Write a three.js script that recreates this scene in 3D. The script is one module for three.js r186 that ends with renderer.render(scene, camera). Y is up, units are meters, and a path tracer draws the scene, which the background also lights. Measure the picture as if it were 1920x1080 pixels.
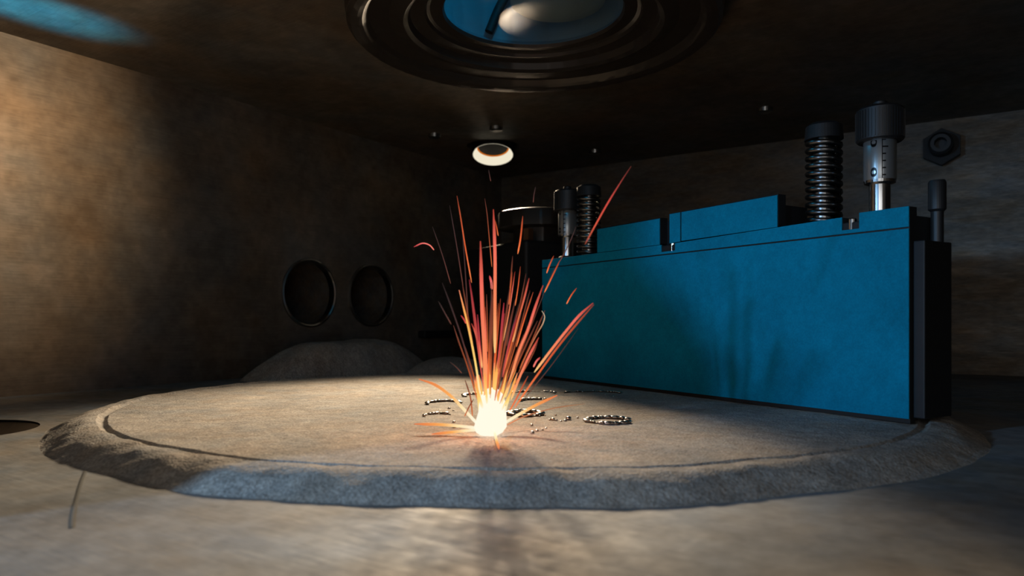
import * as THREE from 'three';
import { mergeGeometries, toCreasedNormals } from 'three/addons/utils/BufferGeometryUtils.js';
import { RoundedBoxGeometry } from 'three/addons/geometries/RoundedBoxGeometry.js';
import { RectAreaLightUniformsLib } from 'three/addons/lights/RectAreaLightUniformsLib.js';

// ---------------------------------------------------------------- camera, exposure, lights
const U = 0.045;                                   // height of the lens above the chamber floor, in metres
const W = (x, y, depth) => new THREE.Vector3(x * U, y * U, -depth * U);
const scene = new THREE.Scene();
scene.background = new THREE.Color(0x000000);
const camera = new THREE.PerspectiveCamera(2 * Math.atan(540 / 1350) * 180 / Math.PI, 16 / 9, 0.01, 10);
camera.position.copy(W(0, 1, 0));
camera.lookAt(W(0, 1, 10));
camera.setViewOffset(1920, 1080, 0, -60, 1920, 1080);
camera.focus = 0.34;
camera.userData.fStop = 17;
const renderer = new THREE.WebGLRenderer({ antialias: true });
renderer.toneMapping = THREE.LinearToneMapping;
renderer.toneMappingExposure = 1.0;
renderer.shadowMap.enabled = true;
RectAreaLightUniformsLib.init();

const FILL = 2.6;                                  // the added fill panel in the front wall, in nits
// the recessed lamp at the back of the ceiling, the lit spot of metal, unseen lamps for wall, corner, blue plate and scanner
const LAMP_AT = W(-0.41, 4.57, 15.5);
function spot(name, color, cd, from, to, angle, penumbra, radius) {
  const l = new THREE.SpotLight(color, cd, 0, angle, penumbra, 2);
  l.name = name; l.position.copy(from); l.target.position.copy(to); l.castShadow = true; l.shadow.radius = radius;
  scene.add(l, l.target); return l;
}
spot('ceiling_lamp_light', 0xffe4c0, 1.85, W(-0.41, 4.5, 15.42), W(-2.0, 0.12, 4.2), 0.435, 1.0, 1.1);
spot('unseen_wall_lamp_light', 0xffd6a8, 0.17, W(-2.3, 4.45, 6.9), W(-7.2, 3.2, 8.8), 0.64, 1.0, 0.4);  // out of view, placed to light the steel wall
spot('unseen_corner_lamp_light', 0x00a4d6, 1.3, W(-8.35, 1.6, 5.2), W(-5.72, 4.74, 8.75), 0.115, 1.0, 0.3);  // out of view, placed for the blue patch on the ceiling
spot('unseen_cold_lamp_light', 0x9cd0ff, 0.31, W(-7.13, 2.4, -0.12), W(2.6, 0.35, 7.3), 0.37, 1.0, 0.45);  // out of view, placed to light the blue arm plate
const melt = new THREE.PointLight(0xff8a3a, 0.005, 0, 2); melt.name = 'melt_light';
melt.position.copy(W(-0.17, 0.42, 5.5)); melt.castShadow = true; melt.shadow.radius = 0.25; scene.add(melt);
const lensLight = new THREE.PointLight(0x10a0d0, 0.007, 0, 2); lensLight.name = 'unseen_scanner_light';  // unseen source, placed to light the shaft above the glass blue
lensLight.position.copy(W(0.0, 5.15, 8.0)); lensLight.castShadow = true; lensLight.shadow.radius = 0.2; scene.add(lensLight);

// ---------------------------------------------------------------- helpers
function rng(seed) { let s = seed >>> 0; return () => { s = (s + 0x6D2B79F5) >>> 0; let t = Math.imul(s ^ (s >>> 15), 1 | s); t ^= t + Math.imul(t ^ (t >>> 7), 61 | t); return ((t ^ (t >>> 14)) >>> 0) / 4294967296; }; }
const hash = (x, y, k) => { let h = Math.imul(x | 0, 374761393) ^ Math.imul(y | 0, 668265263) ^ Math.imul(k | 0, 2246822519); h = Math.imul(h ^ (h >>> 13), 1274126177); return ((h ^ (h >>> 16)) >>> 0) / 4294967296; };
function vnoise(x, y, k = 0, period = 0) {
  const xi = Math.floor(x), yi = Math.floor(y), fx = x - xi, fy = y - yi, s = fx * fx * (3 - 2 * fx), t = fy * fy * (3 - 2 * fy);
  const m = (n) => period ? ((n % period) + period) % period : n;
  const a = hash(m(xi), m(yi), k), b = hash(m(xi + 1), m(yi), k), c = hash(m(xi), m(yi + 1), k), d = hash(m(xi + 1), m(yi + 1), k);
  return (a + (b - a) * s) * (1 - t) + (c + (d - c) * s) * t;
}
const taken = {};
const numbered = (n) => { const k = taken[n] = (taken[n] ?? -1) + 1; return k ? n + '_' + String(k).padStart(3, '0') : n; };
function part(parent, name, geometry, material, label) {
  const m = new THREE.Mesh(geometry, material); m.name = name; m.castShadow = m.receiveShadow = true;
  if (label) m.userData.label = label;
  parent.add(m); return m;
}
function tag(o, name, label, category, group) {
  o.name = numbered(name); o.userData.label = label; o.userData.category = category;
  if (group) o.userData.group = group;
  scene.add(o); return o;
}
function thing(name, label, category, position, turn = 0, group) {
  const g = new THREE.Group(); tag(g, name, label, category, group);
  if (position) g.position.copy(position); g.rotation.y = turn; return g;
}
function solo(name, geometry, material, label, category, group) {
  const m = new THREE.Mesh(geometry, material); m.castShadow = m.receiveShadow = true; return tag(m, name, label, category, group);
}
function structure(name, geometry, material, label) {
  const m = new THREE.Mesh(geometry, material); m.name = name; m.castShadow = m.receiveShadow = true;
  m.userData = { kind: 'structure', label, category: name.split('_')[0] }; scene.add(m); return m;
}
const box = (w, h, d, x, y, z, r = 0.012) => { const g = r ? new RoundedBoxGeometry(w * U, h * U, d * U, 2, r * U) : new THREE.BoxGeometry(w * U, h * U, d * U); g.translate(x * U, y * U, z * U); return g; };
const lathe = (pts, n = 48) => new THREE.LatheGeometry(pts.map(([r, y]) => new THREE.Vector2(r * U, y * U)), n);
const crease = (g, a = 0.6) => toCreasedNormals(g, a);
const merge = (list) => mergeGeometries(list.map((g) => { const h = g.index ? g.toNonIndexed() : g; for (const k of Object.keys(h.attributes)) if (!['position', 'normal', 'uv'].includes(k)) h.deleteAttribute(k); return h; }));
const V = (x, y, z) => new THREE.Vector3(x * U, y * U, z * U);
const tube = (pts, r, n = 24, k = 8, closed = false) => new THREE.TubeGeometry(new THREE.CatmullRomCurve3(pts, closed), n, r * U, k, closed);

// ---------------------------------------------------------------- textures
function texture(n, fn, srgb) {
  const data = new Uint8Array(n * n * 4);
  for (let j = 0; j < n; j++) for (let i = 0; i < n; i++) { const c = fn(i / n, j / n), o = (j * n + i) * 4; for (let k = 0; k < 3; k++) data[o + k] = Math.max(0, Math.min(255, c[k] * 255)); data[o + 3] = 255; }
  const t = new THREE.DataTexture(data, n, n); t.wrapS = t.wrapT = THREE.RepeatWrapping; t.magFilter = THREE.LinearFilter; t.minFilter = THREE.LinearMipmapLinearFilter; t.generateMipmaps = true;
  if (srgb) t.colorSpace = THREE.SRGBColorSpace; t.needsUpdate = true; return t;
}
const sized = (t, metres) => { const c = t.clone(); c.repeat.set(1 / metres, 1 / metres); c.needsUpdate = true; return c; };
const fb = (u, v, f, k) => (vnoise(u * f, v * f, k, f) * 0.5 + vnoise(u * f * 2, v * f * 2, k + 1, f * 2) * 0.3 + vnoise(u * f * 4, v * f * 4, k + 2, f * 4) * 0.2);
const powderColor = texture(1024, (u, v) => {
  const g = fb(u, v, 6, 1), m = fb(u, v, 40, 9), f = vnoise(u * 300, v * 300, 5, 300), s = vnoise(u * 512, v * 512, 7, 512);
  const b = 0.60 + (g - 0.5) * 0.14 + (m - 0.5) * 0.16 + (f - 0.5) * 0.16 + (s - 0.5) * 0.14, c = (fb(u, v, 12, 21) - 0.5) * 0.06;
  return [b + c, b * 0.965, b * 0.915 - c];
}, true);
const powderBump = texture(1024, (u, v) => { const b = fb(u, v, 60, 31) * 0.6 + vnoise(u * 340, v * 340, 33, 340) * 0.4; return [b, b, b]; });
const brushed = texture(1024, (u, v) => {
  const streak = vnoise(u * 24, v * 512, 41, 512) * 0.5 + vnoise(u * 90, v * 1024, 43, 1024) * 0.5, patch = fb(u, v, 5, 45), fine = fb(u, v, 48, 49);
  const b = 0.58 + (streak - 0.5) * 0.08 + (patch - 0.5) * 0.22 + (fine - 0.5) * 0.16, c = (fb(u, v, 7, 53) - 0.5) * 0.24;
  return [b + c * 0.5, b, b - c * 0.6];
}, true);
const brushedRough = texture(1024, (u, v) => { const b = 0.78 + (fb(u, v, 6, 61) - 0.5) * 0.35 + (vnoise(u * 30, v * 700, 63, 700) - 0.5) * 0.16 + (fb(u, v, 60, 65) - 0.5) * 0.2; return [b, b, b]; });
const brushedBump = texture(1024, (u, v) => { const b = vnoise(u * 20, v * 512, 71, 512) * 0.35 + fb(u, v, 90, 73) * 0.65; return [b, b, b]; });
const paintColor = texture(512, (u, v) => { const b = 0.82 + (fb(u, v, 5, 81) - 0.5) * 0.16 + (fb(u, v, 50, 83) - 0.5) * 0.1 + (vnoise(u * 256, v * 256, 85, 256) - 0.5) * 0.08; return [b, b, b]; }, true);

// ---------------------------------------------------------------- materials
const std = (o) => new THREE.MeshStandardMaterial(o);
const M = {
  powder: std({ map: sized(powderColor, 0.16), bumpMap: sized(powderBump, 0.16), bumpScale: 0.0004, roughness: 1, metalness: 0 }),
  steelFloor: std({ color: 0xe0e3e4, map: sized(brushed, 0.22), roughnessMap: sized(brushedRough, 0.22), roughness: 0.9, metalness: 0.35, bumpMap: sized(brushedBump, 0.22), bumpScale: 0.00012 }),
  steelWall: std({ color: 0xd2c6b6, map: sized(brushed, 0.3), roughnessMap: sized(brushedRough, 0.3), roughness: 0.75, metalness: 0.5, bumpMap: sized(brushedBump, 0.3), bumpScale: 0.00012 }),
  black: std({ color: 0x141312, roughness: 0.7 }),
  housing: std({ color: 0x37332f, roughness: 0.36, metalness: 0.3 }),
  teal: new THREE.MeshPhysicalMaterial({ color: 0x0298c2, map: sized(paintColor, 0.12), roughness: 0.85, specularIntensity: 0.25, metalness: 0 }),
  arm: std({ color: 0x2b2e31, map: sized(paintColor, 0.1), roughness: 0.55, metalness: 0.3 }),
  chrome: std({ color: 0xb9bdbf, roughness: 0.2, metalness: 1 }),
  knurl: std({ color: 0x414345, roughness: 0.5, metalness: 0.8 }),
  spring: std({ color: 0x77797a, roughness: 0.28, metalness: 1 }),
  steel: std({ color: 0x9a9a98, roughness: 0.3, metalness: 1 }),
  brass: std({ color: 0x6e5038, roughness: 0.45, metalness: 0.7 }),
  melted: std({ color: 0xc8bcb0, roughness: 0.22, metalness: 1 }),
  slag: std({ color: 0x3a3430, roughness: 0.4, metalness: 0.7 }),
  scratch: std({ color: 0x4a4c4a, roughness: 0.9 }),
  glass: new THREE.MeshPhysicalMaterial({ color: 0xffffff, roughness: 0.02, specularIntensity: 0.5, transmission: 1, thickness: 0, ior: 1.5 }),
  bottle: std({ color: 0x2c2c2c, roughness: 0.6 }),
  scanner: std({ color: 0x6b848e, roughness: 0.5, metalness: 0.1 }),
};
const glow = (hex, k = 1) => std({ color: 0x000000, emissive: hex, emissiveIntensity: k, roughness: 1 });

// ---------------------------------------------------------------- the chamber: a box turned against the view
const CHAMBER = W(-0.28, 0, 18.98), TURN = -0.5829;   // its far corner; x runs along the back wall, z along the side wall
const cw = 16, cd = 20, ch = 4.74, th = 0.35;
function inChamber(m) { m.position.copy(CHAMBER); m.rotation.y = TURN; return m; }
function toChamber(v) { return v.clone().sub(CHAMBER).applyAxisAngle(new THREE.Vector3(0, 1, 0), -TURN).divideScalar(U); }
function slab(w, d, holes, thick, bevel = 0) {        // lies flat, top at y = 0, hanging down
  const s = new THREE.Shape([[0, 0], [w, 0], [w, d], [0, d]].map(([x, y]) => new THREE.Vector2(x * U, y * U)));
  for (const [x, y, r] of holes) { const h = new THREE.Path(); h.absarc(x * U, y * U, r * U, 0, Math.PI * 2, true); s.holes.push(h); }
  return new THREE.ExtrudeGeometry(s, { depth: thick * U, bevelEnabled: bevel > 0, bevelSize: bevel * U, bevelThickness: bevel * U, bevelOffset: -bevel * U, curveSegments: 64 });
}
// floor with a countersunk hole
const sink = toChamber(W(-5.12, 0, 6.5));
const floorG = slab(cw, cd, [[sink.x, sink.z, 0.72]], th); floorG.rotateX(Math.PI / 2);
const floor = inChamber(structure('floor', floorG, M.steelFloor, 'dull brushed steel floor plate of the chamber'));
{
  const g = crease(lathe([[0.72, 0], [0.72, -0.02], [0.42, -0.22], [0.36, -0.24], [0.36, -1.0], [0, -1.0]], 64)); g.translate(sink.x * U, 0, sink.z * U);
  part(floor, 'countersink', g, M.housing, 'dark countersunk hole in floor plate');
  const a = [[160, 884], [152, 905], [143, 938], [136, 965], [134, 990]].map(([px, py]) => { const z = 1350 / (py - 600); const p = toChamber(W((px - 960) / 1350 * z, 0.004, z)); return V(p.x, 0.004, p.z); });
  part(floor, 'scratch', tube(a, 0.012, 24, 6).scale(1, 0.25, 1), M.scratch, 'thin dark scratch curving across floor plate');
}
// ceiling with the scanner opening and the lamp recess
const LENS = W(0.257, 4.42, 8.68), lensC = toChamber(LENS), lampC = toChamber(LAMP_AT);
const ceilG = slab(cw, cd, [[lensC.x, lensC.z, 1.7], [lampC.x, lampC.z, 0.56]], th); ceilG.rotateX(Math.PI / 2); ceilG.translate(0, (ch + th) * U, 0);
inChamber(structure('ceiling', ceilG, M.steelWall, 'steel chamber ceiling around the round scanner window'));
// side wall with two round ports
const ports = [6.45, 4.82], PR = 0.61, PY = 1.51;
const wallL = slab(cd, ch, ports.map((b) => [b, PY, PR]), th); wallL.rotateY(-Math.PI / 2);
const wl = inChamber(structure('wall_left', wallL, M.steelWall, 'long brushed steel side wall with two round ports'));
for (const b of ports) {
  const bend = (g) => { g.rotateZ(-Math.PI / 2); g.translate(0, PY * U, b * U); return g; };
  const p = part(wl, 'port', bend(crease(lathe([[PR - 0.02, -3.0], [PR - 0.02, -0.1]], 72), 0.5)), M.steelWall, 'round dark tube port');
  part(p, 'port_lip', bend(crease(lathe([[PR - 0.02, -0.1], [PR - 0.02, 0.0], [PR - 0.012, 0.035], [PR + 0.01, 0.05], [PR + 0.035, 0.04], [PR + 0.04, 0]], 72), 0.5)), M.steel, 'bright thin lip');
  const e = new THREE.CircleGeometry(PR * U, 48); e.rotateY(Math.PI / 2); e.translate(-3.0 * U, PY * U, b * U);
  part(p, 'port_end', e, M.steelWall);
}
part(wl, 'ledge', box(0.22, 0.16, 2.0, 0.11, 0.68, 2.35, 0.03), M.arm, 'low dark ledge along the wall by the corner');
const wb = inChamber(structure('wall_back', new THREE.BoxGeometry(cw * U, ch * U, th * U).translate(cw / 2 * U, ch / 2 * U, -th / 2 * U), M.steelWall, 'steel back wall of the chamber'));
inChamber(structure('wall_right', new THREE.BoxGeometry(th * U, ch * U, cd * U).translate((cw + th / 2) * U, ch / 2 * U, cd / 2 * U), M.steelWall, 'plain steel side wall facing the ported steel wall'));
// front wall with an added panel that gives fill light
const fillX = 10.4, fillY = 2.5, fillW = 6.0, fillH = 2.6;
const fromChamber = (x, y, z) => V(x, y, z).applyAxisAngle(new THREE.Vector3(0, 1, 0), TURN).add(CHAMBER);
{
  const s = new THREE.Shape([[0, 0], [cw, 0], [cw, ch], [0, ch]].map(([x, y]) => new THREE.Vector2(x * U, y * U)));
  s.holes.push(new THREE.Path([[-1, -1], [-1, 1], [1, 1], [1, -1]].map(([x, y]) => new THREE.Vector2((fillX + 1.6 + x * fillW / 2) * U, (fillY + y * fillH / 2) * U))));
  const g = new THREE.ExtrudeGeometry(s, { depth: th * U, bevelEnabled: false }); g.translate(0, 0, cd * U);
  inChamber(structure('wall_front', g, M.steelWall, 'steel front wall of the chamber around the added fill panel'));
  inChamber(structure('fill_panel_1', box(fillW, fillH, 0.08, fillX + 1.6, fillY, cd + 0.12, 0), glow(0x8a8480, 0.5), 'wide dim fill panel added in the front wall'));  // added glowing panel, goes with the fill light
  const l = new THREE.RectAreaLight(0xf8f3f0, FILL, fillW * U, fillH * U); l.name = 'fill_light'; l.position.copy(fromChamber(fillX + 1.6, fillY, cd - 0.02)); l.lookAt(fromChamber(fillX + 1.6, fillY, 0)); scene.add(l);  // fill added to lift the dark parts of the chamber
  // a small cold lamp, out of view, placed to light the blue plate
  const at = W(-7.22, 2.41, -0.19), to = W(2.6, 0.35, 7.3);
  const lamp = thing('unseen_cold_lamp', 'small unseen square cold-blue lamp placed to light the blue plate', 'lamp', at); lamp.lookAt(to);
  part(lamp, 'lamp_housing', box(0.5, 0.5, 0.2, 0, 0, -0.12, 0.04), M.black);
  part(lamp, 'lamp_face', box(0.4, 0.4, 0.03, 0, 0, 0, 0.01), glow(0xa8d4ff, 1));
}

// ---------------------------------------------------------------- powder
function powderGeometry(nr, nt, fn) {                // fn(r, t) -> [x, y, z] in U
  const pos = [], uv = [], idx = [];
  for (let i = 0; i <= nr; i++) for (let j = 0; j <= nt; j++) { const [x, y, z] = fn(i / nr, j / nt * Math.PI * 2); pos.push(x * U, y * U, z * U); uv.push(x * U, z * U); }
  for (let i = 0; i < nr; i++) for (let j = 0; j < nt; j++) { const a = i * (nt + 1) + j, b = a + nt + 1; idx.push(a, a + 1, b, b, a + 1, b + 1); }
  const g = new THREE.BufferGeometry(); g.setAttribute('position', new THREE.Float32BufferAttribute(pos, 3)); g.setAttribute('uv', new THREE.Float32BufferAttribute(uv, 2)); g.setIndex(idx); g.computeVertexNormals();
  return g;
}
const R = 4.32, ease = (t) => t * t * (3 - 2 * t);
{
  const bed = powderGeometry(190, 420, (q, t) => {
    const k = q < 0.5 ? q * 1.74 : 0.87 + (q - 0.5) * 0.26, x = Math.cos(t), z = Math.sin(t);
    const wob = (vnoise(x * 5 + 20, z * 5 + 20, 90) - 0.5) * 0.09 + (vnoise(x * 16 + 60, z * 16 + 60, 91) - 0.5) * 0.035;
    const r = k * (R + wob * ease(Math.max(0, k * 4 - 3))), e = (1 - k) * R;
    let y = 0.12;
    if (e < 0.34) y = 0.125 * Math.sin(e / 0.34 * Math.PI / 2) ** 1.25;
    else if (e < 0.40) y = 0.125; else if (e < 0.48) y = 0.12 - 0.022 * Math.sin((e - 0.40) / 0.08 * Math.PI);
    const px = r * x * 1.05, pz = r * z;
    const rough = e < 0.4 ? 0.018 : 0.006;
    y += (vnoise(px * 9 + 100, pz * 9 + 100, 92) - 0.5) * rough * (e < 0.04 ? e / 0.04 : 1) + (vnoise(px * 2 + 50, pz * 2 + 50, 93) - 0.5) * 0.008 * (e < 0.04 ? 0 : 1);
    return [px, Math.max(y, -0.002), pz];
  });
  const o = solo('powder_bed', bed, M.powder, 'round bed of grey metal powder with a raised lumpy rim', 'powder'); o.position.copy(W(0, 0, 8.12));
}
function heap(name, label, at, turn, lx, lz, hgt, seed, power) {
  const g = powderGeometry(46, 110, (q, t) => {
    const w = 1 + (vnoise(Math.cos(t) * 2 + 9, Math.sin(t) * 2 + 9, seed) - 0.5) * 0.16, x = q * lx * Math.cos(t) * w, z = q * lz * Math.sin(t) * w;
    const f = Math.min(1, (1 - q) * power); let y = hgt * (1 - (1 - f) ** 2) * (1 - 0.12 * q);
    y += (vnoise(x * 3 + 30, z * 3 + 30, seed + 1) - 0.5) * 0.06 * f + (vnoise(x * 12 + 30, z * 12 + 30, seed + 2) - 0.5) * 0.012 * f;
    return [x, q === 1 ? -0.01 : y, z];
  });
  const o = solo(name, g, M.powder, label, 'powder', 'powder heaps at the foot of the wall'); o.position.copy(at); o.rotation.y = turn; return o;
}
heap('powder_heap', 'broad flat-topped heap of metal powder under the two ports', W(-3.05, 0, 13.35), Math.PI / 2 + TURN, 2.15, 0.78, 0.63, 101, 1.5);
heap('powder_heap', 'low small heap of metal powder beside the broad heap', W(-1.15, 0, 13.6), Math.PI / 2 + TURN, 1.0, 0.75, 0.3, 111, 1.3);

// ---------------------------------------------------------------- melted rings and beads on the powder
const onPowder = (px, py) => { const z = 0.88 * 1350 / (py - 600); return [(px - 960) / 1350 * z, z]; };
const rnd = rng(5);
function ringTrack(cx, cz, rx, rz, a0, a1, thick, label) {
  const t = thing('melted_ring', label, 'metal ring', W(cx, 0.12, cz), 0, 'melted rings on the powder bed');
  const n = Math.max(8, Math.round((a1 - a0) * 12)), bits = [], pts = [];
  for (let i = 0; i <= n; i++) { const a = a0 + (a1 - a0) * i / n; pts.push(V(rx * Math.cos(a), 0.001 + rnd() * 0.005, rz * Math.sin(a))); }
  part(t, 'track', tube(pts, thick * 0.4, n * 3, 6), M.slag, 'dark sunken weld track');
  for (let i = 0; i < n; i++) if (rnd() < 0.42) { const a = a0 + (a1 - a0) * (i + rnd()) / n, s = thick * (0.7 + rnd() * 0.8), g = new THREE.SphereGeometry(s * U, 10, 7); g.scale(1 + rnd(), 0.6, 1); g.translate(rx * Math.cos(a) * U, 0.014 * U, rz * Math.sin(a) * U); bits.push(g); }
  if (bits.length) part(t, 'weld_bead', merge(bits), M.melted, 'shiny melted beads').userData.kind = 'stuff';
}
{
  const P = (px, py) => onPowder(px, py);
  let c = P(1141, 790); ringTrack(c[0], c[1], 0.185, 0.19, 0, Math.PI * 2, 0.018, 'complete melted ring lying apart between the sparks and the blue arm');
  c = P(831, 757); ringTrack(c[0], c[1], 0.17, 0.2, 2.6, 6.3, 0.016, 'melted ring arc with white glints below the curving low spark');
  c = P(822, 781); ringTrack(c[0], c[1], 0.13, 0.16, 2.6, 5.6, 0.015, 'short dark melted arc above the horizontal low spark');
  c = P(898, 743); ringTrack(c[0], c[1], 0.18, 0.2, 2.6, 6.2, 0.018, 'melted ring half hidden behind the base of the sparks');
  c = P(1003, 753); ringTrack(c[0], c[1], 0.16, 0.2, 3.4, 6.0, 0.015, 'melted arc with a bright dash beside the rising low spark');
  c = P(985, 777); ringTrack(c[0], c[1], 0.15, 0.16, 0, Math.PI * 2, 0.022, 'bright melted ring close to the glowing melt spot');
  c = P(1000, 738); ringTrack(c[0], c[1], 0.26, 0.2, 3.2, 6.2, 0.013, 'thin melted arc at the tip of the shadow');
  c = P(1110, 738); ringTrack(c[0], c[1], 0.34, 0.2, 3.4, 6.2, 0.013, 'dark melted arc lying in the shadow of the blue arm');
  const bead = new THREE.SphereGeometry(U, 14, 10);
  const beads = [[1066, 787, 0.024], [1037, 788, 0.017], [1031, 788, 0.011], [1043, 789, 0.012], [1060, 790, 0.014], [1083, 784, 0.010], [1042, 779, 0.009], [1052, 791, 0.010], [998, 813, 0.016], [1007, 809, 0.013], [1017, 807, 0.010], [1024, 803, 0.008],
    [997, 798, 0.012], [842, 767, 0.014], [850, 771, 0.010], [824, 769, 0.008], [851, 793, 0.013], [852, 802, 0.014], [863, 802, 0.012], [975, 770, 0.016], [1012, 781, 0.010], [1022, 780, 0.008], [1020, 750, 0.010], [1035, 735, 0.009], [1060, 733, 0.010], [1092, 735, 0.010], [1135, 741, 0.009], [1150, 744, 0.009]];
  for (const [px, py, r] of beads) {
    const [x, z] = P(px, py), near = Math.hypot(x + 0.17, z - 5.5) < 0.45;
    const o = solo('spatter_bead', bead, M.melted, r > 0.02 ? 'largest round shiny bead between the sparks and the complete ring' : near ? 'small shiny metal bead scattered close around the melt spot' : 'tiny shiny metal bead lying out on the powder among the rings', 'metal bead', 'spatter beads on the powder');
    o.scale.set(r * 1.1, r * 0.8, r); o.position.copy(W(x, 0.12 + r * 0.5, z));
  }
}

// ---------------------------------------------------------------- the blue recoater arm
const arm = thing('recoater_arm', 'long blue-faced recoater arm with micrometers and springs standing on top', 'machine arm', W(3.34, 0, 6.06), 121.13 * Math.PI / 180);
const extrude = (pts, depth, x = 0, y = 0, z = 0, bevel = 0.012) => {
  const s = new THREE.Shape(pts.map(([a, b]) => new THREE.Vector2(a * U, b * U)));
  const g = new THREE.ExtrudeGeometry(s, { depth: (depth - 2 * bevel) * U, bevelEnabled: bevel > 0, bevelSize: bevel * U, bevelThickness: bevel * U, bevelOffset: -bevel * U, bevelSegments: 2 });
  g.translate(x * U, y * U, (z + bevel) * U); return g;
};
const AL = 5.58;
const rail = [[0, 1.786], [AL, 1.786], [AL, 1.9], [3.0, 1.9], [3.0, 1.815], [2.77, 1.815], [2.77, 1.9], [0.62, 1.94], [0.62, 1.82], [0.45, 1.82], [0.45, 1.96], [0, 1.96]];
part(arm, 'face_plate', extrude([[0, 0.165], [AL, 0.165], [AL, 1.772], [0, 1.772]], 0.014, 0, 0, -0.002, 0.003), M.teal, 'flat blue front plate');
part(arm, 'top_rail', extrude(rail, 0.014, 0, 0, -0.002, 0.003), M.teal, 'narrow notched blue rail');
part(arm, 'rail_back', extrude(rail.map(([x, y]) => [Math.min(Math.max(x, 0.006), AL - 0.006), y]), 0.12, 0, 0, 0.012, 0.003), M.arm, 'dark back of the rail');
for (const [pts, label] of [[[[1.33, 1.93], [2.665, 1.915], [2.665, 2.25], [1.33, 2.25]], 'long raised blue block'], [[[2.685, 1.91], [2.86, 1.905], [2.86, 2.25], [2.685, 2.25]], 'narrow raised blue block'], [[[3.03, 1.905], [4.24, 1.905], [4.24, 2.22], [3.03, 2.22]], 'raised blue block']]) {
  const c = part(arm, 'clamp_block', extrude(pts.map(([x, y]) => [x, y + 0.012]), 0.12, 0, 0, 0.012, 0.006), M.arm);
  part(c, 'block_face', extrude(pts, 0.014, 0, 0, -0.002, 0.003), M.teal, label);
}
part(arm, 'clamp_back', extrude([[1.34, 1.9], [4.2, 1.9], [4.2, 2.2], [1.5, 2.2], [1.34, 2.16]], 0.36, 0, 0, 0.125), M.arm);
part(arm, 'arm_body', box(AL - 0.004, 1.72, 0.5, AL / 2, 1.03, 0.265), M.arm, 'dark metal body behind blue plate');
part(arm, 'blade', extrude([[0.0, 0.122], [AL, 0.122], [AL, 0.19], [0.0, 0.19]], 0.08, 0, 0, 0.02, 0.006), M.black, 'black blade just over the powder');
part(arm, 'end_bracket', box(0.1, 1.5, 0.42, -0.05, 0.92, 0.27), M.arm);
for (const s of [0.545, 2.85]) part(arm, 'adjusting_screw', crease(lathe([[0, 0.11], [0.03, 0.11], [0.038, 0.1], [0.038, 0]], 20)).translate(s * U, 1.815 * U, 0.05 * U), M.chrome, 'small bright screw in a notch');
// sleeve print: a scale line, graduations and figures
const sleeveTex = (() => {
  const c = document.createElement('canvas'); c.width = 512; c.height = 256; const x = c.getContext('2d');
  x.fillStyle = '#a3a9ab'; x.fillRect(0, 0, 512, 256); x.fillStyle = '#1b1c1d';
  for (let k = 0; k < 2; k++) {
    x.fillRect(k * 256 + 120, 16, 4, 224);
    for (let i = 0; i < 14; i++) x.fillRect(k * 256 + 124, 20 + i * 16, i % 5 ? 16 : 28, 3);
    x.save(); x.font = 'bold 44px sans-serif'; x.textAlign = 'center'; x.translate(k * 256 + 96, 90); x.rotate(-Math.PI / 2); x.fillText('0', 0, 0); x.restore();
    x.save(); x.font = 'bold 44px sans-serif'; x.textAlign = 'center'; x.translate(k * 256 + 96, 170); x.rotate(-Math.PI / 2); x.fillText('10', 0, 0); x.restore();
  }
  const t = new THREE.CanvasTexture(c); t.colorSpace = THREE.SRGBColorSpace; t.wrapS = THREE.RepeatWrapping; return t;
})();
const sleeveM = std({ map: sleeveTex, roughness: 0.32, metalness: 0.75 });
function micrometer(s, z, turn) {
  const g = new THREE.Group(); g.name = 'micrometer'; g.position.copy(V(s, 1.88, z)); g.rotation.y = turn; arm.add(g); g.userData.label = 'upright micrometer head';
  const head = [crease(lathe([[0, 1.13], [0.05, 1.13], [0.06, 1.12], [0.06, 1.075], [0.17, 1.07], [0.2, 1.045], [0.2, 0.77], [0.185, 0.755], [0, 0.755]], 56))];
  for (let i = 0; i < 44; i++) { const a = i / 44 * Math.PI * 2, r = new THREE.BoxGeometry(0.013 * U, 0.25 * U, 0.012 * U); r.translate(0.2 * U, 0.905 * U, 0); r.rotateY(a); head.push(r); }
  part(g, 'thimble', merge(head), M.knurl, 'knurled dark thimble');
  part(g, 'sleeve', crease(lathe([[0.137, 0.4], [0.139, 0.41], [0.139, 0.75], [0.137, 0.755]], 56)), sleeveM, 'silver sleeve with printed scale');
  part(g, 'spindle', crease(lathe([[0.09, 0], [0.09, 0.36], [0.132, 0.375], [0.137, 0.4]], 40)), M.chrome);
  part(g, 'collar', crease(lathe([[0.14, 0], [0.14, 0.06], [0.12, 0.08], [0.09, 0.08]], 40)), M.arm);
}
micrometer(0.46, 0.33, -0.8); micrometer(5.39, 0.33, -1.0);
function springPost(s, z) {
  const g = new THREE.Group(); g.name = 'spring_post'; g.position.copy(V(s, 1.88, z)); arm.add(g); g.userData.label = 'compression spring on a threaded post';
  const pts = []; const turns = 11; for (let i = 0; i <= turns * 16; i++) { const a = i / 16 * Math.PI * 2; pts.push(V(0.15 * Math.cos(a), 0.04 + 0.84 * i / (turns * 16), 0.15 * Math.sin(a))); }
  part(g, 'coil', tube(pts, 0.027, turns * 18, 8), M.spring, 'dark steel coil');
  part(g, 'rod', crease(lathe([[0.1, 0], [0.1, 0.9], [0, 0.9]], 32)), M.steel);
  part(g, 'cap', crease(lathe([[0, 1.06], [0.13, 1.06], [0.17, 1.03], [0.18, 0.9], [0, 0.89]], 40)), M.arm, 'dark round cap');
}
springPost(1.04, 0.33); springPost(4.86, 0.33);
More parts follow.
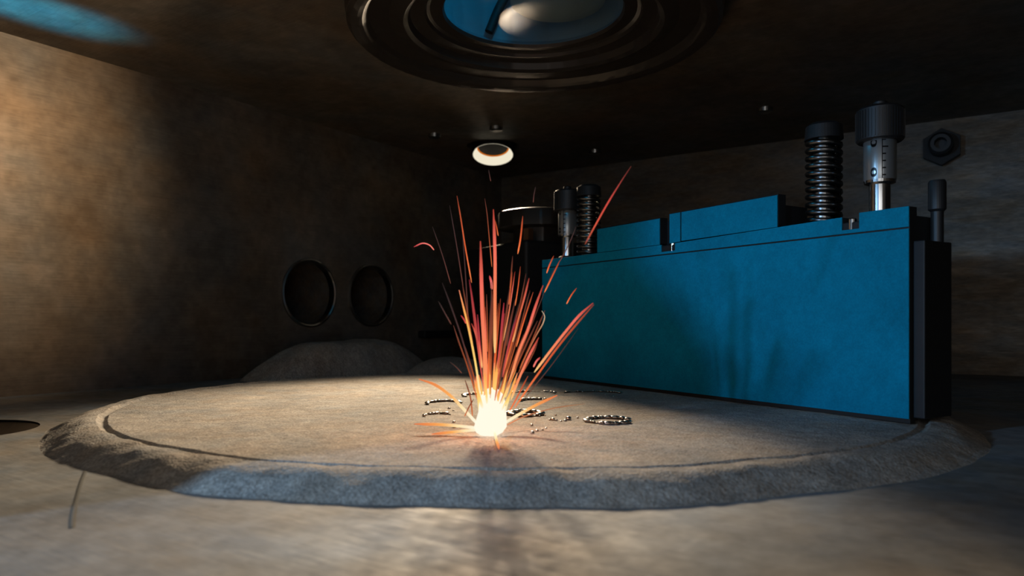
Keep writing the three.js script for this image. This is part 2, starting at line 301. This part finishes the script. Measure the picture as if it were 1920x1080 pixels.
{ // fittings on the near end
  const post = crease(lathe([[0, 0.55], [0.06, 0.55], [0.07, 0.53], [0.07, 0.3], [0.05, 0.28], [0.05, 0], [0, 0]], 28)); post.translate(-0.05 * U, 1.65 * U, 0.34 * U);
  part(arm, 'locating_pin', post, M.knurl, 'short grey pin on the end bracket');
  const k = crease(lathe([[0, 0.34], [0.1, 0.34], [0.17, 0.3], [0.2, 0.22], [0.24, 0.2], [0.3, 0.17], [0.32, 0.1], [0.32, 0.03], [0.28, 0], [0, 0]], 48), 0.7); k.rotateX(Math.PI / 2); k.translate(0.32 * U, 1.28 * U, 0.52 * U);
  part(arm, 'clamp_knob', k, M.knurl, 'dark stepped round knob');
}

// ---------------------------------------------------------------- carriage behind the arm
{
  const c = thing('arm_carriage', 'dark boxy carriage with a round cap behind the sparks', 'machine part', W(0.23, 0, 12.3), 121.13 * Math.PI / 180);
  part(c, 'carriage_box', box(2.4, 2.26, 1.5, 1.2, 1.13 + 0.12, 0.75, 0.06), M.arm, 'dark box with rounded edges');
  const dome = crease(lathe([[0, 0.6], [0.6, 0.6], [0.745, 0.6], [0.77, 0.59], [0.78, 0.565], [0.78, 0.3], [0.5, 0.28], [0.5, 0], [0, 0]], 72), 0.5); dome.translate(0.75 * U, 2.38 * U, 0.8 * U);
  part(c, 'round_cap', dome, M.housing, 'round cap with a lit edge');
  const bolt = crease(new THREE.CylinderGeometry(0.1 * U, 0.1 * U, 0.2 * U, 6), 0.3); bolt.translate(0.15 * U, 2.48 * U, 0.15 * U);
  part(c, 'bolt', bolt, M.brass, 'brown hexagonal bolt head');
}

// ---------------------------------------------------------------- scanner window in the ceiling
{
  const s = thing('scanner_window', 'large stepped ring around a round glass window in the ceiling', 'scanner', LENS);
  part(s, 'outer_ring', crease(lathe([[1.62, 0.34], [2.19, 0.34], [2.22, 0.2], [2.2, 0.05], [2.15, 0.0], [2.08, 0.0], [2.02, 0.03], [1.98, 0.06], [1.95, 0.12], [1.75, 0.13], [1.72, 0.14]], 128), 0.5), M.housing);
  part(s, 'step_ring', crease(lathe([[1.72, 0.14], [1.6, 0.1], [1.55, 0.09], [1.5, 0.12], [1.47, 0.2], [1.3, 0.22], [1.28, 0.26], [1.24, 0.28]], 128), 0.5), M.housing, 'inner stepped ring');
  part(s, 'cone', crease(lathe([[1.24, 0.28], [1.09, 0.27], [1.07, 0.31]], 128), 0.5), M.housing, 'glossy black inner edge');
  const gl = new THREE.CylinderGeometry(1.09 * U, 1.09 * U, 0.03 * U, 64); gl.translate(0, 0.335 * U, 0);
  part(s, 'window_glass', gl, M.glass, 'clear round glass');
  part(s, 'shaft', crease(lathe([[1.07, 0.31], [1.1, 0.36], [1.1, 2.0], [0, 2.0]], 96), 0.4), M.scanner, 'pale shaft above the glass');
  part(s, 'lens_barrel', crease(lathe([[0, 0.37], [0.2, 0.378], [0.4, 0.40], [0.54, 0.44], [0.58, 0.47], [0.58, 0.62], [0.5, 0.64], [0.5, 0.9], [0.6, 0.92], [0.6, 2.0]], 72), 0.5).translate(0.3 * U, 0, -0.12 * U), M.scanner, 'round lens barrel behind the glass');
  part(s, 'cable', tube([V(-0.05, 1.9, -0.55), V(-0.25, 1.0, -0.7), V(-0.44, 0.66, -0.8), V(-0.56, 0.37, -0.8)], 0.06, 30, 10), M.black, 'black curved cable behind the glass');
}

// ---------------------------------------------------------------- ceiling lamp at the back
{
  const l = thing('ceiling_lamp', 'round recessed lamp with a glowing cream reflector in the ceiling', 'lamp', LAMP_AT);
  l.rotation.x = -0.33;                                   // mouth turned a little to the front
  part(l, 'can', crease(lathe([[0.44, -0.02], [0.46, -0.01], [0.47, 0.3], [0.3, 0.34], [0, 0.34]], 64), 0.5), M.black, 'dark lamp can');
  part(l, 'reflector', lathe([[0.43, -0.018], [0.42, 0.0], [0.345, 0.15]], 72), glow(0xf0e6cc, 1), 'glowing cream reflector');
  part(l, 'falloff_ring', lathe([[0.345, 0.15], [0.32, 0.168]], 72), glow(0xc0640a, 1), 'orange ring painted as the falloff of the reflector glow');  // orange glow stands for the light falling off inside the reflector
  part(l, 'center_cap', crease(lathe([[0.322, 0.168], [0.31, 0.17], [0, 0.18]], 64)), M.black, 'dark centre of the lamp');
}
// screws and a pipe fitting
const screwG = crease(lathe([[0, 0], [0.08, 0], [0.12, 0.02], [0.13, 0.06], [0.13, 0.09], [0, 0.09]], 28));
const screwSpots = [[-0.31, 13.95, 'small dark screw in the ceiling right above the glowing lamp'], [-1.56, 14.5, 'small dark screw in the ceiling on the port side of the lamp'], [1.83, 15.9, 'small ceiling screw above the far micrometer and spring'], [4.47, 12.72, 'small ceiling screw above the raised blue blocks']];
for (const [x, z, label] of screwSpots) { const o = solo('ceiling_screw', screwG, M.steel, label.replace('right above', 'just before'), 'screw', 'screws in the ceiling'); o.position.copy(W(x, ch - 0.085, z)); }
{
  const f = thing('pipe_fitting', 'dark hexagonal pipe fitting high on the back wall', 'fitting', W(8.0, 4.2, 13.4), TURN);
  const hex = crease(new THREE.CylinderGeometry(0.34 * U, 0.34 * U, 0.16 * U, 6), 0.3); hex.rotateX(Math.PI / 2); hex.translate(0, 0, 0.08 * U); part(f, 'hex_nut', hex, M.arm);
  const st = crease(lathe([[0.2, 0], [0.2, 0.3], [0.16, 0.33], [0.1, 0.33], [0.1, 0.1], [0, 0.1]], 32)); st.rotateX(Math.PI / 2); st.translate(0, 0, 0.16 * U); part(f, 'nozzle', st, M.knurl);
}
// unseen, out of view: lamps for wall and corner, bottle shading the blue plate
function lampHead(name, label, at, to, hex) {
  const g = thing(name, label, 'lamp', at); g.lookAt(to);
  part(g, 'lamp_shade', crease(lathe([[0, -0.34], [0.12, -0.34], [0.2, -0.2], [0.22, -0.03]], 40)).rotateX(Math.PI / 2), M.black);
  part(g, 'lamp_bulb', new THREE.CircleGeometry(0.2 * U, 40).translate(0, 0, -0.05 * U), glow(hex, 1));
}
lampHead('unseen_spot_lamp', 'small unseen warm spot lamp placed to light the steel wall', W(-2.25, 4.47, 6.88), W(-6.9, 2.6, 8.6), 0xffc98a);
lampHead('unseen_spot_lamp', 'small unseen blue spot lamp placed to light the ceiling corner', W(-8.4, 1.54, 5.13), W(-5.75, 4.74, 8.7), 0x3fc4ff);
{
  const b = thing('unseen_bottle', 'unseen dark round-shouldered bottle placed to shade the blue plate', 'bottle', W(-4.15, 0, 3.4));  // out of view; its rounded outline darkens the blue plate
  part(b, 'bottle_body', crease(lathe([[0, 0], [0.76, 0], [0.8, 0.04], [0.8, 1.6], [0.75, 1.75], [0.62, 1.9], [0.45, 2.05], [0.3, 2.16], [0.26, 2.25], [0.26, 2.4], [0, 2.4]], 64), 0.5), M.bottle);
  part(b, 'cap', crease(lathe([[0.29, 2.3], [0.29, 2.66], [0.26, 2.7], [0, 2.7]], 40)), M.black);
}

// ---------------------------------------------------------------- the melt spot and its sparks
const BASE = W(-0.175, 0.12, 5.5);
function ramp(stops) {                                 // colour of a spark from its hot root to its cooled tip
  const n = 64, data = new Uint8Array(n * 4), c = new THREE.Color();
  for (let i = 0; i < n; i++) {
    const t = i / (n - 1); let k = 0; while (k < stops.length - 2 && t > stops[k + 1][0]) k++;
    const f = Math.min(1, (t - stops[k][0]) / (stops[k + 1][0] - stops[k][0]));
    for (let j = 0; j < 3; j++) data[i * 4 + j] = stops[k][1][j] + (stops[k + 1][1][j] - stops[k][1][j]) * f;
    data[i * 4 + 3] = 255;
  }
  const t = new THREE.DataTexture(data, n, 1); t.magFilter = THREE.LinearFilter; t.colorSpace = THREE.SRGBColorSpace; t.needsUpdate = true;
  return std({ color: 0x000000, emissive: 0xffffff, emissiveMap: t, roughness: 1 });
}
const hot = [255, 248, 228];
const SPARK = {
  gold: [ramp([[0, hot], [0.35, [255, 214, 120]], [0.8, [252, 170, 84]], [1, [246, 140, 100]]]), 'golden spark with white root', 1],
  salmon: [ramp([[0, [255, 205, 130]], [0.3, [250, 140, 92]], [0.75, [242, 108, 90]], [1, [170, 62, 48]]]), 'thick salmon-red spark', 1],
  orange: [ramp([[0, [248, 130, 70]], [0.4, [226, 96, 50]], [1, [150, 62, 36]]]), 'slim orange spark', 1],
  ember: [ramp([[0, [214, 110, 54]], [0.35, [160, 74, 40]], [1, [92, 48, 38]]]), 'dull ember-brown spark', 1],
  crimson: [ramp([[0, [220, 92, 74]], [0.5, [196, 66, 66]], [1, [160, 46, 54]]]), 'crimson spark', 1],
  crimsontip: [ramp([[0, [150, 70, 50]], [0.25, [214, 84, 60]], [0.55, [206, 72, 62]], [1, [110, 46, 40]]]), 'long lone crimson spark crossing in front of the far spring', 0],
  dim: [ramp([[0, [110, 62, 50]], [0.4, [82, 50, 46]], [1, [48, 36, 34]]]), 'faint dark reddish spark', 1],
  low: [ramp([[0, hot], [0.35, [255, 226, 170]], [0.6, [250, 170, 90]], [1, [226, 118, 70]]]), 'thick low spark flying out flat over the powder', 1],
  dimlow: [ramp([[0, [230, 130, 80]], [0.5, [176, 112, 78]], [1, [150, 110, 80]]]), 'faint thin low spark flying flat towards the blue arm', 0],
  comet: [ramp([[0, [255, 130, 110]], [0.5, [246, 120, 112]], [1, [200, 70, 72]]]), 'curved pink spark', 1],
  curl: [ramp([[0, [170, 84, 50]], [0.6, [180, 110, 74]], [1, [226, 206, 170]]]), 'brown spark ending in a curled cream hook', 0],
};
const SPARKS = [
  ['gold',0.39,[-26,94,0,-44,231,0,-72,374,0,-103,499,0]],
  ['salmon',0.55,[19,281,-32,19,471,-47,19,621,-59,13,787,-72]],
  ['salmon',0.60,[-11,86,16,-15,287,32,-22,432,44,-25,575,56,-27,660,63]],
  ['orange',0.37,[-7,136,-30,-3,228,-42,5,396,-62,7,500,-74]],
  ['comet',0.37,[7,504,-75,5,532,-78,-1,553,-81]],
  ['orange',0.24,[-66,530,-104,-91,666,-124,-107,764,-140,-122,849,-152]],
  ['dim',0.18,[-79,396,-124,-94,592,-169,-106,733,-200]],
  ['dim',0.18,[-154,534,-257,-188,642,-296,-232,761,-338]],
  ['dim',0.18,[-102,513,-200,-127,658,-243,-161,837,-294]],
  ['dim',0.22,[-46,173,68,-83,326,106,-116,431,133,-146,516,155]],
  ['dim',0.18,[-120,382,120,-137,413,128,-160,457,139]],
  ['ember',0.28,[-42,117,-37,-79,237,-57,-110,321,-70,-129,377,-80]],
  ['ember',0.24,[-40,132,-71,-66,225,-97,-98,319,-123]],
  ['salmon',0.31,[-22,235,55,-30,298,66,-44,357,76,-56,384,80]],
  ['crimson',0.29,[-87,383,-121,-96,400,-125,-106,413,-128]],
  ['ember',0.18,[0,604,-338,-13,736,-392,-22,826,-428,-32,890,-453]],
  ['orange',0.18,[30,693,-65,24,726,-68,17,752,-70]],
  ['orange',0.28,[100,640,-180,110,696,-192,119,784,-211]],
  ['ember',0.22,[68,452,-46,73,518,-51,81,621,-59]],
  ['orange',0.22,[68,448,46,73,495,50,79,557,55]],
  ['orange',0.20,[90,447,-91,100,510,-101,109,588,-112]],
  ['ember',0.24,[41,207,-79,75,339,-110,108,454,-137,130,566,-163]],
  ['salmon',0.33,[81,323,70,96,387,81,116,458,93,135,533,106]],
  ['crimson',0.40,[26,163,-45,34,264,-62,43,377,-80,50,457,-92]],
  ['salmon',0.48,[57,133,29,100,285,48,132,364,58,159,446,68,182,511,76]],
  ['orange',0.28,[196,496,-123,220,545,-132,253,613,-145]],
  ['dim',0.20,[255,612,-173,292,682,-189,317,743,-203]],
  ['orange',0.26,[203,564,-109,213,592,-113,229,627,-119]],
  ['crimsontip',0.29,[317,643,125,347,699,135,389,775,149,430,842,160,460,888,169]],
  ['orange',0.26,[280,455,-183,298,487,-193,319,515,-201]],
  ['salmon',0.44,[153,222,80,202,289,96,257,361,115,300,413,128,342,451,138]],
  ['orange',0.33,[88,102,66,123,157,84,170,226,107,226,306,134,280,375,158,339,445,182]],
  ['dim',0.18,[125,126,-39,210,227,-55,267,302,-68,315,368,-78]],
  ['comet',0.29,[150,240,84,160,260,89,172,272,92]],
  ['curl',0.22,[101,211,-26,134,285,-32,164,344,-37,189,389,-41,193,411,-42,183,428,-44]],
  ['ember',0.28,[107,227,-55,145,311,-69,173,377,-80,196,430,-88]],
  ['salmon',0.46,[75,119,-19,107,202,-25,138,270,-31,172,335,-36]],
  ['ember',0.24,[88,170,-70,126,225,-83,161,291,-99,171,320,-106]],
  ['low',0.57,[-39,29,-38,-93,75,-104,-146,119,-157,-204,160,-157,-262,180,-157]],
  ['low',0.53,[-32,22,-9,-103,27,-28,-173,30,-45,-263,32,-45]],
  ['low',0.48,[-26,19,2,-86,16,7,-140,11,12,-193,9,34]],
  ['low',0.57,[42,30,-34,107,61,-95,175,92,-135,243,123,-135]],
  ['dimlow',0.22,[60,23,-81,128,42,-177,239,66,-225,353,82,-225]],
  ['low',0.46,[19,21,39,29,9,163,40,9,316]],
  ['comet',0.24,[-209,654,-183,-225,672,-187,-251,680,-189,-284,666,-185]],
  ['dim',0.15,[156,824,-149,159,853,-153,165,883,-157]],
  ['dim',0.15,[1,904,-160,-3,924,-163,-7,948,-167]],
  ['ember',0.24,[-88,57,-56,-72,91,-68,-57,116,-76]],
  ['ember',0.24,[-61,56,-71,-70,120,-98,-91,181,-122]],
  ['dim',0.20,[-101,205,-105,-122,227,-112,-146,246,-118]],
  ['gold',0.40,[-6,83,-8,-12,175,-12,-15,230,-14]],
  ['gold',0.40,[15,85,8,17,177,12,19,250,15]],
  ['gold',0.37,[38,82,-16,49,156,-22,62,229,-28]],
  ['gold',0.37,[53,77,15,75,151,21,97,215,26]],
  ['gold',0.33,[25,89,-33,30,172,-47,34,227,-55]],
  ['gold',0.37,[-32,63,-21,-40,136,-30,-46,201,-38]],
  ['orange',0.28,[66,71,-30,101,135,-40,135,200,-51]],
  ['gold',0.52,[-20,96,42,-34,146,52,-47,195,63]],
  ['gold',0.38,[-14,85,-1,-25,147,-1,-36,208,-1]],
  ['gold',0.38,[-5,103,41,-9,168,55,-14,233,68]],
  ['gold',0.40,[3,91,27,5,178,38,7,264,50]],
  ['gold',0.50,[10,84,10,22,178,14,33,271,19]],
  ['gold',0.56,[19,76,19,28,120,23,38,164,28]],
  ['gold',0.44,[26,91,-32,41,139,-39,56,187,-46]],
  ['gold',0.51,[35,96,13,65,169,17,96,242,22]],
  ['gold',0.38,[43,88,28,66,133,34,89,178,41]],
  ['crimson',0.21,[30,234,83,40,327,107,54,418,130]],
  ['orange',0.26,[95,297,-195,125,398,-240,160,503,-284]],
  ['crimson',0.22,[-24,238,115,-37,384,167,-55,523,218]],
  ['orange',0.24,[13,149,0,26,309,-1,39,469,-1]],
  ['ember',0.26,[34,112,-25,75,228,-38,120,346,-50]],
  ['orange',0.17,[54,231,86,91,373,124,128,511,162]],
  ['ember',0.22,[-15,309,-16,-19,464,-22,-30,619,-27]],
  ['crimson',0.28,[-22,235,12,-32,325,15,-39,415,19]],
  ['ember',0.18,[7,138,94,14,312,165,18,476,236]],
  ['dim',0.21,[46,275,-175,61,372,-216,76,472,-257]],
  ['ember',0.22,[48,199,-142,88,339,-202,124,486,-262]],
  ['crimson',0.25,[48,208,107,68,311,144,95,411,181]],
  ['ember',0.24,[-11,279,-176,-14,385,-220,-18,494,-264]],
  ['dim',0.20,[61,308,34,75,389,40,91,469,47]],
  ['crimson',0.21,[-17,129,-65,-47,315,-113,-74,508,-162]],
  ['ember',0.29,[32,224,90,53,363,130,72,498,170]],
  ['salmon',0.18,[47,316,-24,71,440,-31,89,565,-39]],
  ['dim',0.21,[95,237,-113,128,324,-140,166,413,-167]],
  ['dim',0.27,[26,134,-8,62,293,-14,102,452,-19]],
  ['ember',0.25,[24,105,1,70,261,2,110,418,3]],
  ['ember',0.18,[36,108,22,106,285,41,176,459,60]],
  ['dim',0.21,[5,97,-73,12,232,-119,17,371,-164]],
  ['ember',0.22,[-25,245,114,-39,384,163,-55,518,211]],
  ['ember',0.26,[64,171,80,111,284,114,161,393,148]],
  ['salmon',0.24,[-6,113,-101,-15,274,-170,-23,445,-239]],
  ['dim',0.25,[-25,192,-134,-34,251,-159,-43,312,-184]],
  ['orange',0.19,[8,124,-67,18,287,-111,29,457,-156]],
  ['dim',0.21,[3,200,-36,4,364,-55,6,531,-74]],
  ['dim',0.18,[88,222,-127,161,403,-192,238,594,-257]],
  ['ember',0.23,[54,187,-27,100,342,-41,142,500,-56]],
  ['ember',0.28,[6,214,75,6,338,105,11,458,135]],
  ['ember',0.22,[-56,300,-19,-75,414,-24,-95,529,-29]],
  ['crimson',0.23,[21,169,-17,33,282,-24,50,396,-31]],
  ['ember',0.27,[21,126,68,53,297,120,89,461,172]],
];
{
  const core = solo('melt_flame', (() => {
    const g = lathe([[0, -0.01], [0.06, 0.0], [0.1, 0.025], [0.118, 0.07], [0.112, 0.13], [0.102, 0.2], [0.094, 0.26], [0.08, 0.31], [0.045, 0.35], [0, 0.365]], 40), p = g.attributes.position;
    for (let i = 0; i < p.count; i++) { const x = p.getX(i), y = p.getY(i), z = p.getZ(i), a = Math.atan2(z, x), k = 1 + 0.14 * Math.sin(a * 3 + y / U * 9) * (y > 0.03 * U ? 1 : 0.4); p.setXYZ(i, x * k + y * 0.06, y, z * k); }
    g.computeVertexNormals(); return g;
  })(), glow(0xfff6e0, 1.05), 'white-hot glowing flame at the root of the sparks', 'flame');
  core.position.copy(BASE);
}
const mm = 0.0001;
const LOW = ['thick low spark arching over the powder towards the small heap', 'thick flat golden low spark just above the orange one near the powder', 'thick orange low spark lying closest along the powder towards the ports', 'thick low spark slanting up towards the blue arm over the bright ring', 'stubby low spark pointing down from the flame onto the powder'];
for (const [kind, r, p] of SPARKS) {
  const pts = []; for (let i = 0; i < p.length; i += 3) pts.push(new THREE.Vector3(p[i] * mm, p[i + 1] * mm, p[i + 2] * mm));
  const curve = new THREE.CatmullRomCurve3(pts), n = 20, k = 6, g = new THREE.TubeGeometry(curve, n, r * 0.001, k), pos = g.attributes.position, c = new THREE.Vector3();
  const [mat, label, many] = SPARK[kind];
  for (let i = 0; i <= n; i++) {                         // taper both ends
    const t = i / n, w = Math.min(1, 0.35 + t * 9) * Math.min(1, 0.3 + (1 - t) * (kind === 'crimsontip' ? 1.6 : 4)); curve.getPointAt(t, c);
    for (let j = 0; j <= k; j++) { const q = i * (k + 1) + j; pos.setXYZ(q, c.x + (pos.getX(q) - c.x) * w, c.y + (pos.getY(q) - c.y) * w, c.z + (pos.getZ(q) - c.z) * w); }
  }
  const a = pts[0], z = pts[pts.length - 1], len = a.distanceTo(z), lean = (z.x - a.x) / Math.max(1e-5, Math.abs(z.y - a.y));
  const where = lean < -0.12 ? 'leaning towards the two ports' : lean > 0.2 ? 'leaning towards the blue arm' : 'rising nearly upright', from = a.y > 0.04 ? 'loose high above the flame' : a.y > 0.02 ? 'over the flame' : 'out of the flame';
  const full = many && kind !== 'low' ? `${len > 0.03 ? 'long' : len > 0.012 ? 'short' : 'tiny'} ${label}, ${where}, ${from}` : kind === 'low' ? LOW.shift() : label;
  const o = solo('spark', g, mat, full, 'spark', many ? kind + ' sparks flying from the melt spot' : undefined); o.position.copy(BASE); o.castShadow = false;
}
renderer.render(scene, camera);
